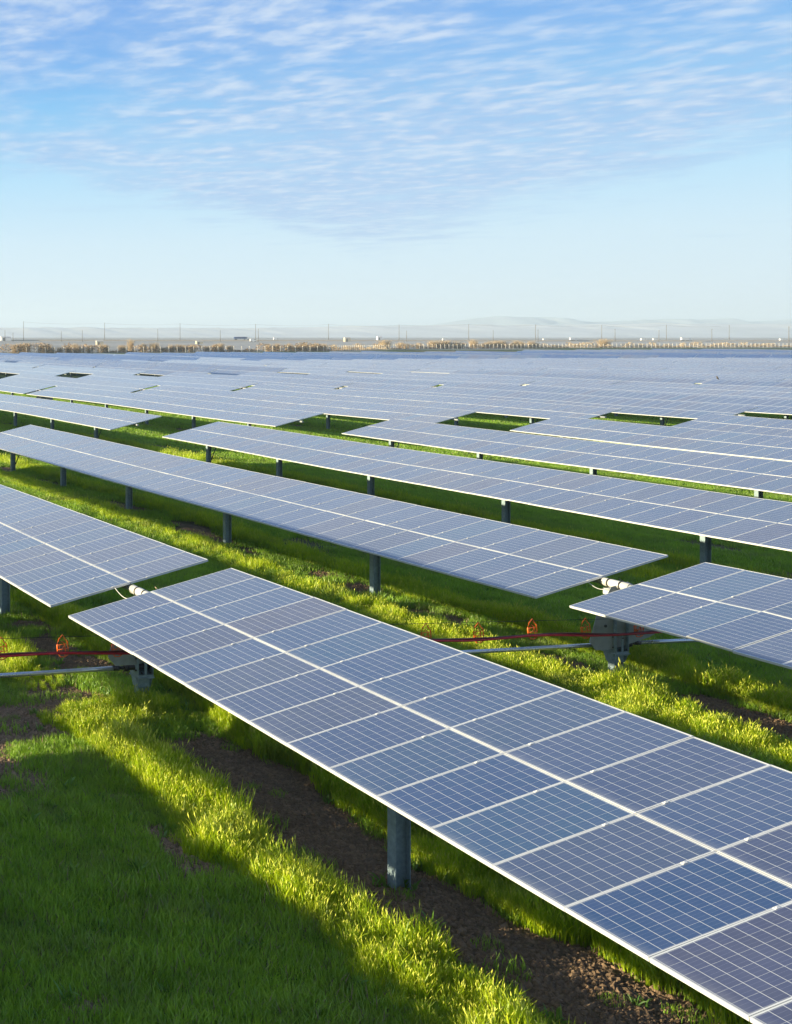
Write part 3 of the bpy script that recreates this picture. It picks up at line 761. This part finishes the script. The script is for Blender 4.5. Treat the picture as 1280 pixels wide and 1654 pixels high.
PW = [patch('weed', n_, .10, .05, .20, w_, 1.1, 0, [MG_WEED, MG_HEAD], 3) for n_, w_ in ((16, .030), (24, .022), (12, .042))]
Pw_ = field(11.5, 40, .75); a, d = AD(Pw_[:, 0], Pw_[:, 1]); Pw_ = Pw_[(fbm(a / 2., d / 2., 91, 3) > .45) & (dirt(a, d) < .8)]
scatter('weeds', Pw_, gz(Pw_[:, 0], Pw_[:, 1]), rng.uniform(.6, 1.5, len(Pw_)), PW, 12, 'broad leaved weeds dotted through the turf and soil')
# clods and small stones on the bare earth
M_CLOD = simple('earth_clod', (.190, .126, .078), .95, 0, .45, 6)
def clods(n, rad):
    mb = MB()
    for i in range(n):
        r_ = rad * math.sqrt(random.random()); t = random.uniform(0, 6.283); c = Vector((r_ * math.cos(t), r_ * math.sin(t), 0)); R_ = random.choice([.008, .012, .016, .022, .034]) * random.uniform(.7, 1.3)
        top = [Vector((random.gauss(0, .3), random.gauss(0, .3), random.uniform(.6, 1.1))) * R_ + c for _ in range(1)][0]; ring = []
        n_ = 6
        for j in range(n_):
            a_ = 6.283 * j / n_; q_ = random.uniform(.75, 1.25) * R_; ring.append(c + Vector((q_ * math.cos(a_), q_ * math.sin(a_), random.uniform(-.1, .45) * R_)))
        low = [p * 1.0 - Vector((0, 0, R_ * .9)) for p in ring]
        for j in range(n_): mb.face([top, ring[j], ring[(j + 1) % n_]]); mb.face([ring[j], low[j], low[(j + 1) % n_], ring[(j + 1) % n_]])
    return bpy.data.objects.new('clods', mb.mesh('clods', M_CLOD))
PC = [clods(46, .22) for _ in range(4)]
Ps = field(11.5, 42, .17); a, d = AD(Ps[:, 0], Ps[:, 1]); Ps = Ps[dirt(a, d) > .25]
scatter('earth_clods', Ps, gz(Ps[:, 0], Ps[:, 1]), rng.uniform(.6, 1.5, len(Ps)), PC, 9, 'brown clods strewn over the bare earth under the rows')
# dead straw lying on the bare earth
PS = [patch('litter', 40, .25, .004, .02, .006, 6., 0, [MG_DRY, MG_HEAD]) for _ in range(3)]
Ps = field(11.5, 45, .22); a, d = AD(Ps[:, 0], Ps[:, 1]); Ps = Ps[dirt(a, d) > .3]
scatter('straw', Ps, gz(Ps[:, 0], Ps[:, 1]) + .012, rng.uniform(.7, 1.2, len(Ps)), PS, 6, 'dead straw lying on the bare earth under the rows')

# ------------------------------------------------------------------ fence, brush, shrubs, poles and far things
M_FP = simple('pale_fence_steel', (.64, .61, .55), .6, .2, .1, 3)
M_BRUSH = simple('dead_brush', (.26, .17, .10), .95, 0, .45, .5, 0)
M_BRUSH2 = simple('dry_brush', (.44, .33, .19), .95, 0, .35, .5, 0)
M_TWIG = simple('bare_twigs', (.42, .32, .20), .9, 0, .25, 1)
def fpoint(x): return Vector((x, float(np.interp(x, fx_, fy_)), 0))
# positions of the posts, measured as steps along the line
fp = []; x = 88.
while x < 800:
    p = fpoint(x); z = float(gz(p.x, p.y)); fp.append(Vector((p.x, p.y, z)))
    step = 5.6 if x < 300 else 4.2
    q2 = fpoint(x + 1); L = math.hypot(1, q2.y - p.y); x += step / L
root = empty('fence', fp[0]); bpy.context.view_layer.update(); inv = root.matrix_world.inverted()
restmb = MB()
def fpost(mb, p): mb.box((p.x, p.y, p.z + 1.3), .20, .20, 2.7); mb.box((p.x - .2, p.y - .2, p.z + 2.85), .12, .5, .5, Matrix.Identity(4))
for i, p in enumerate(fp):
    if i < 100: mb = MB(); fpost(mb, p); o = mb.build('fence_post', M_FP); o.data.transform(inv); o.parent = root
    else: fpost(restmb, p)
o = restmb.build('fence_post', M_FP); o.data.transform(inv); o.parent = root; tag(o, kind='stuff')
mb = MB()
for zz in (.4, 1.0, 1.6, 2.2, 2.6): mb.tube([p + Vector((0, 0, zz)) for p in fp], .018, 4)
o = mb.build('fence_wire', M_STEEL2); o.data.transform(inv); o.parent = root
tag(root, 'long pale post and wire fence closing the far end of the panel field', 'fence')

def twiggy(n, hgt, spread, w, seed):
    rr = random.Random(seed); mb = MB()
    for i in range(n):
        an = rr.uniform(0, 6.283); p = Vector((rr.gauss(0, .18 * spread), rr.gauss(0, .18 * spread), -.1)); dr = Vector((math.cos(an) * .35, math.sin(an) * .35, 1)).normalized()
        L = hgt * rr.uniform(.5, 1); st_ = 4; pts = [p.copy()]
        for s_ in range(st_):
            dr = (dr + Vector((rr.gauss(0, .18), rr.gauss(0, .18), .05)) + Vector((math.cos(an), math.sin(an), 0)) * .06 * spread / hgt).normalized(); p = p + dr * L / st_; pts.append(p.copy())
        for s_ in range(st_):
            a_, b_ = pts[s_], pts[s_ + 1]; ww = w * (1 - .2 * s_); sd_ = Vector((math.cos(an + 1.57), math.sin(an + 1.57), 0)) * ww
            mb.face([a_ - sd_, a_ + sd_, b_ + sd_ * .8, b_ - sd_ * .8])
            for _ in range(3):
                t = rr.random(); c = a_.lerp(b_, t); e = c + Vector((rr.gauss(0, 1), rr.gauss(0, 1), rr.uniform(.1, 1.2))) * hgt * .09
                s2 = Vector((rr.gauss(0, 1), rr.gauss(0, 1), 0)).normalized() * w * .55
                mb.face([c - s2, c + s2, e + s2 * .5, e - s2 * .5])
    return mb
SH = [twiggy(260, 5.8, 5.0, .085, 5 + i).mesh('crown', M_TWIG) for i in range(4)]
def place(px, Y): return (px - CX) / F * Y, Y
# (x in the photo, height m, width factor)
shr = [(30, 4.6, 1.), (44, 5., 1.1), (72, 4.8, 1.1), (80, 4.2, .8), (125, 4.6, .9), (147, 4., .8), (168, 4.4, .9), (216, 7., .45), (236, 4.6, .9), (250, 5., 1.), (278, 4., .9), (290, 4.2, .8), (356, 4.2, .8),
       (362, 4.6, .7), (436, 4.2, .7), (449, 4.6, .8), (468, 4.4, .8), (497, 4.8, .9), (525, 4.2, .8), (545, 3.6, .8), (623, 6., 1.2), (655, 4.6, .9), (700, 5.6, 1.), (722, 6., 1.1), (728, 5., .8), (770, 6.4, .7), (795, 5., 1.), (812, 5.6, 1.1), (820, 5., 1.),
       (836, 5.4, .8), (848, 5., .9), (865, 5.2, .9), (982, 6.6, 1.2)]
rs_ = random.Random(4)
shr += [(rs_.uniform(0, 560), rs_.uniform(2.6, 4.4), rs_.uniform(.8, 1.6)) for _ in range(22)] + [(rs_.uniform(640, 880), rs_.uniform(3.4, 5.), rs_.uniform(.8, 1.5)) for _ in range(12)]
for i, (px, hh, wf) in enumerate(shr):
    # stand a few metres beyond the fence
    q_ = q_of(px); Y = 560.
    for _ in range(40): Y = float(np.interp(q_ * Y, fx_, fy_)) + 9
    x, y = q_ * Y, Y + random.uniform(0, 6); s_ = hh / 5.0
    o = bpy.data.objects.new('dry_shrub', SH[i % 4]); COL.objects.link(o); o.location = (x, y, float(gz(x, y))); o.scale = (s_ * wf, s_ * wf, s_); o.rotation_euler = (0, 0, random.uniform(0, 6.28))
    if px == 216: lb = 'tall narrow leafless tan shrub rising above its neighbours behind the fence'
    elif px == 982: lb = 'lone round tan shrub behind the fence, at right of the long shrub group'
    elif px == 623: lb = 'bushy tan shrub standing by itself where the dark brush bank ends'
    elif px < 100: lb = 'leafless tan shrub of the group behind the fence near the left edge'
    elif px < 400: lb = 'leafless tan shrub behind the fence in the left part of the skyline'
    elif px < 600: lb = 'small leafless tan shrub behind the fence left of the skyline middle'
    else: lb = 'leafless tan shrub in the group right of the skyline middle'
    tag(o, lb, 'shrub', 'leafless shrubs behind the fence')

# the bank of dead brush heaped along the fence
mb1, mb2 = MB(), MB()
xs = np.arange(60, 900, .32)
for x in xs:
    p = fpoint(x); den = 1.0 if x < 620 else .8
    top = (2.6 + 1.5 * float(vnoise(x / 9., 0, 5)) + .8 * float(vnoise(x / 2., 0, 6))) * (1.0 if x < 290 else .85)
    gz0 = float(gz(p.x, p.y + 6)); top *= .25 + .9 * float(sstep(vnoise(x / 5., 3., 8), .25, .7))
    for _ in range(15):
        c = Vector((p.x + random.gauss(0, .5), p.y + 5 + random.uniform(-1, 5), gz0 + top * random.random() ** .8)); s_ = random.uniform(.10, .34)
        n_ = Vector((random.gauss(0, 1), random.gauss(0, 1), random.gauss(0, 1))).normalized(); u = n_.orthogonal().normalized() * s_; w = n_.cross(u).normalized() * s_ * .6
        (mb1 if (random.random() < (.75 if x < 300 else .45 if x < 500 else .12)) else mb2).face([c - u - w, c + u - w, c + u * .8 + w, c - u * .7 + w])
mb1.mi = [0] * len(mb1.f); n1_ = len(mb1.v)
for f_ in mb2.f: mb1.f.append([i + n1_ for i in f_]); mb1.mi.append(1); mb1.sm.append(False)
mb1.v += mb2.v
o = mb1.build('brush', [M_BRUSH, M_BRUSH2]); tag(o, 'long low bank of brown and tan dead brush behind the fence', 'brush', kind='stuff')

# road across the plain
M_ROAD = simple('pale_road', (.36, .31, .25), .9, 0, .1, .02)
ROADY = lambda x: 1340. - .05 * (x - 200)
mb = MB(); rx = np.arange(-400, 2200, 40.)
for x0, x1 in zip(rx[:-1], rx[1:]):
    for (w0, w1, dz_) in ((-7, 7, .9),):
        P_ = [(x0, ROADY(x0) + w0), (x1, ROADY(x1) + w0), (x1, ROADY(x1) + w1), (x0, ROADY(x0) + w1)]
        mb.face([(p[0], p[1], float(gz(*p)) + dz_) for p in P_])
        mb.face([(x0, ROADY(x0) + w0, float(gz(x0, ROADY(x0) + w0)) - .2), (x1, ROADY(x1) + w0, float(gz(x1, ROADY(x1) + w0)) - .2), (x1, ROADY(x1) + w0, float(gz(x1, ROADY(x1) + w0)) + dz_), (x0, ROADY(x0) + w0, float(gz(x0, ROADY(x0) + w0)) + dz_)])
o = mb.build('road', M_ROAD); tag(o, kind='structure')

# power poles
M_POLE = simple('grey_pole_wood', (.13, .12, .115), .9, 0, .15, 2)
def pole_mesh(hh, r0):
    mb = MB(); mb.tube([(0, 0, -.5), (0, 0, hh)], [r0, r0 * .6], 7)
    return mb.mesh('pole', M_POLE), hh
def pole(px, ytop, ybase, Y, kind, lb):
    q_ = q_of(px); x = q_ * Y; z0 = float(gz(x, Y)); zt = H - (ytop - HOR) / F * Y; hh = zt - z0
    r = empty('utility_pole', (x, Y, z0)); mb = MB(); mb.tube([(0, 0, -.5), (0, 0, hh)], [.34, .20], 7); mb.build('shaft', M_POLE, r)
    mb = MB()
    ang = R(14)
    for i_, zz in enumerate((hh - .7, hh - 2.2)[:1 if kind else 2]):
        M = Matrix.Translation((0, 0, zz)) @ Matrix.Rotation(ang + R(60), 4, 'Z'); mb.box((0, 0, 0), 2.6, .22, .24, M)
    mb.build('crossarm', M_POLE, r)
    tag(r, lb, 'pole', 'utility poles crossing the far plain'); return x, Y, z0 + hh
tall = [(38, 519), (169, 521), (291, 522), (413, 523), (531, 523), (645, 524), (757.5, 523), (865.5, 524), (972.5, 525), (1077, 524.5), (1178.5, 525)]
short = [(8, 533), (21, 537), (99, 535), (133, 533), (255, 531), (356, 533), (417.5, 531), (657, 534), (797, 533), (869.5, 532), (994, 531), (1065, 533), (1150.5, 531), (1275, 527)]
tops = []
nm = ['leftmost', 'second', 'third', 'fourth', 'fifth', 'sixth', 'seventh', 'eighth', 'ninth', 'tenth', 'last']
for i, (px, yt) in enumerate(tall):
    tops.append(pole(px, yt, 549, 1330, 0, '%s tall grey pole from the left in the long line along the far road' % nm[i]))
nm2 = ['leftmost', 'second', 'third', 'fourth', 'fifth', 'sixth', 'seventh', 'eighth', 'ninth', 'tenth', 'eleventh', 'twelfth', 'thirteenth', 'brown rightmost']
for i, (px, yt) in enumerate(short): pole(px, yt, 549, 1250 if i not in (13,) else 1010, 1, '%s shorter thin pole from the left on the hazy plain' % nm2[i])
mb = MB()
for s_ in (-1.1, 1.1):
    pts = []
    for (a_, b_) in zip(tops[:-1], tops[1:]):
        for t in np.linspace(0, 1, 8)[:-1]:
            pts.append((a_[0] + (b_[0] - a_[0]) * t, a_[1] + s_, a_[2] + (b_[2] - a_[2]) * t - .6 - 1.6 * 4 * t * (1 - t)))
    mb.tube(pts, .03, 4)
o = mb.build('power_line', M_DARK); tag(o, 'thin dark wires strung along the line of tall far poles', 'wires')

# vehicles and sheds on the plain
M_WV = simple('white_vehicle_paint', (.58, .59, .60), .4, 0, .05, 2); M_BV = simple('navy_trailer', (.02, .05, .16), .5, 0, .1, 2); M_GL = simple('dark_glass', (.02, .025, .03), .15, 0, .1, 2)
M_ROOF = simple('sheet_roof', (.50, .47, .42), .6, .1, .1, 1); M_WALL = simple('cream_wall', (.42, .37, .28), .8, 0, .1, 1)
def truck(px, L, hh, mat_, Y, lb, dz_=1.0, cabm=None):
    q_ = q_of(px); x = q_ * Y; z = float(gz(x, Y)) + dz_; r = empty('lorry', (x, Y, z))
    mb = MB(); mb.box((0, 0, 1.15 + hh / 2), L, 2.5, hh); mb.build('trailer', mat_, r)
    mb = MB(); mb.prism([(0, .6), (2.6, .6), (2.6, 1.9), (2.0, 3.2), (0, 3.3)], Vector((L / 2 + .4, 0, 0)), Vector((1, 0, 0)), ZV, Vector((0, 1, 0)), 2.3); c = mb.build('cab', cabm or M_WV, r)
    mb = MB(); mb.box((L / 2 + 2.6, 0, 2.45), .5, 2.1, .8); mb.build('windscreen', M_GL, c)
    for wx_ in (-L / 2 + 1.2, -L / 2 + 2.5, L / 2 - 1.5, L / 2 + 2.2):
        for s_ in (-1, 1): mb = MB(); mb.tube([(wx_, s_ * 1.0, .5), (wx_, s_ * 1.3, .5)], .5, 10); mb.build('wheel', M_BLACK, r)
    tag(r, lb, 'truck', 'vehicles on the far road')
truck(388, 13.5, 2.2, M_BV, 1335, 'truck with a long navy blue trailer on the far road')
truck(1107, 8.5, 2.6, M_WV, 1290, 'white truck at right on the plain between the tall poles', .2)
truck(925, 5.5, 2.4, M_WV, 1300, 'small white truck right of the skyline middle beside a shrub group', .2)
def car(px, Y, lb, s_=1.):
    x = q_of(px) * Y; r = empty('van', (x, Y, float(gz(x, Y)) + .2)); r.scale = (s_ * .85,) * 3
    mb = MB(); mb.prism([(-2.7, .4), (2.6, .4), (2.7, 1.2), (1.7, 1.5), (1.1, 2.4), (-2.6, 2.5)], Vector((0, 0, 0)), Vector((1, 0, 0)), ZV, Vector((0, 1, 0)), 2.0); bb_ = mb.build('body', M_WV, r)
    mb = MB(); mb.box((1.2, 0, 1.85), .9, 2.02, .5); mb.build('window', M_GL, bb_)
    for wx_ in (-1.8, 1.8):
        for w_ in (-1, 1): mb = MB(); mb.tube([(wx_, w_ * .8, .35), (wx_, w_ * 1.03, .35)], .38, 10); mb.build('wheel', M_BLACK, r)
    tag(r, lb, 'van', 'vehicles on the far road')
car(409, 1240, 'white van just right of the navy trailer truck', 1.4)
car(719, 1300, 'white van by the shrub group right of the middle', 1.2)
car(1040, 1300, 'white van between the ninth and tenth tall poles', 1.3)
car(1059, 1310, 'white van nearest the tenth tall pole', 1.2)
car(1264, 1300, 'white van at the far right edge', 1.2)
car(446, 1400, 'lone white van out on the plain right of the fourth tall pole', 1.3)
car(881, 1320, 'tiny white van right of the eighth tall pole', 1.1)
def shed(px, Y, L, hh, lb, roofm=M_ROOF, wallm=M_WALL):
    x = q_of(px) * Y; r = empty('shed', (x, Y, float(gz(x, Y))))
    mb = MB(); mb.box((0, 0, hh / 2), L, L * .7, hh); w_ = mb.build('wall', wallm, r)
    mb = MB(); mb.prism([(-L * .40, 0), (L * .40, 0), (0, hh * .35)], Vector((0, 0, hh)), Vector((0, 1, 0)), ZV, Vector((1, 0, 0)), L * 1.06); mb.build('roof', roofm, r)
    mb = MB(); mb.box((-L * .2, -L * .35, hh * .4), L * .22, .1, hh * .8); mb.build('door', M_DARK, w_)
    tag(r, lb, 'shed', 'sheds on the far plain')
shed(165, 640, 2.6, 2.8, 'small cream shed with a pale roof among the shrubs, left')
shed(161, 1050, 6, 3.2, 'cream shed partly behind the brush bank, left of the tall narrow shrub')
shed(9, 1330, 11, 4, 'white shed at the left edge of the skyline', M_WV, M_WV)
shed(322, 1100, 6, 2.4, 'low cream shed between the third and fourth tall poles')
shed(561, 1250, 6, 3.6, 'cream shed between the fifth and sixth tall poles')
shed(613, 1340, 5, 4.0, 'small white shed left of the sixth tall pole', M_WV, M_WV)

# distant low hills and mountains
def hills(name, Y, prof, depth, colr, seed):
    V_, F_ = [], []; pxs = np.arange(-900, 2600, 6.); rows_ = 7
    for px in pxs:
        t = np.interp(px, [p[0] for p in prof], [p[1] for p in prof]); t += (float(fbm(px / 40., 0, seed, 4)) - .5) * 3.0 * (1 if t < 520 else .5)
        x = q_of(px) * Y; top = H + (HOR - t) / F * Y
        for j in range(rows_):
            u = j / (rows_ - 1); hgt = top * (math.sin(u * math.pi / 2) ** 1.2) if u <= 1 else 0
            hgt *= 1 + (0 if j in (0, rows_ - 1) else (float(vnoise(px / 15., j * 1.7, seed + 5)) - .5) * .25)
            V_.append((x, Y - depth * (1 - u), 4 + hgt - 4 * u - 6 * (j == 0)))
        V_.append((x * 1.05, Y + depth * .6, 0))
    R_ = rows_ + 1
    for i in range(len(pxs) - 1):
        for j in range(R_ - 1): a_ = i * R_ + j; F_.append((a_, a_ + R_, a_ + R_ + 1, a_ + 1))
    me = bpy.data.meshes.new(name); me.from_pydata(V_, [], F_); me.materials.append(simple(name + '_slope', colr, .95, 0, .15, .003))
    me.polygons.foreach_set('use_smooth', [True] * len(F_))
    o = bpy.data.objects.new(name, me); COL.objects.link(o); tag(o, kind='structure')
hills('hills', 6000, [(-900, 528), (0, 529), (300, 530), (420, 529.5), (560, 526.5), (700, 525), (900, 524), (1100, 523), (1280, 523), (2600, 522)], 1200, (.52, .53, .54), 11)  # slope colour lifted pale, standing in for extra haze over the hills
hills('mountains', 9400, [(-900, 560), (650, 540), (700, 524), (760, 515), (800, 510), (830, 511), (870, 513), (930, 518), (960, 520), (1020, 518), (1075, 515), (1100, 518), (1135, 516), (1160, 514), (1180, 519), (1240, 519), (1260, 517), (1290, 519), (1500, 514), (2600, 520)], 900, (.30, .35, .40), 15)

# a bird perched on a distant module edge
bx, by = place(1160, 156.); kb = round((AD(bx, by)[0] - A0) / PITCH)
bz = H - (612.5 - HOR) / F * 156.
M_BIRD = simple('brown_feathers', (.07, .055, .04), .9, 0, .3, 15)
mb = MB(); c = Vector((0, 0, 0))
mb.tube([(.16, 0, -.02), (.08, 0, .06), (0, 0, .12), (-.06, 0, .22), (-.09, 0, .30), (-.10, 0, .36)], [.015, .06, .10, .10, .06, .045], 10)
mb.tube([(-.10, 0, .34), (-.115, 0, .40), (-.14, 0, .44)], [.045, .06, .03], 10); mb.tube([(-.16, 0, .41), (-.21, 0, .395)], [.02, .004], 6)
mb.tube([(.16, 0, -.02), (.24, 0, -.12)], [.03, .045], 6)
mb.tube([(-.01, .04, .0), (-.01, .04, .10)], .01, 5); mb.tube([(-.01, -.04, .0), (-.01, -.04, .10)], .01, 5)
o = mb.build('bird', M_BIRD); o.location = (bx, by, bz); tag(o, 'small brown bird perched on a distant panel edge at right', 'bird')

# ------------------------------------------------------------------ haze
mb = MB(); mb.box((0, 0, 106.), 22000, 22000, 220.)
m, q = mat('haze_air'); q.N.remove(q.p)
pv = q.n('ShaderNodeVolumePrincipled'); pv.inputs['Color'].default_value = (.66, .82, 1.0, 1); pv.inputs['Density'].default_value = 1.35e-4; pv.inputs['Anisotropy'].default_value = .1
q.L.new(pv.outputs[0], q.out.inputs['Volume'])
o = mb.build('haze', m); o['kind'] = 'stuff'; o['label'] = 'thin pale haze lying over the whole plain'
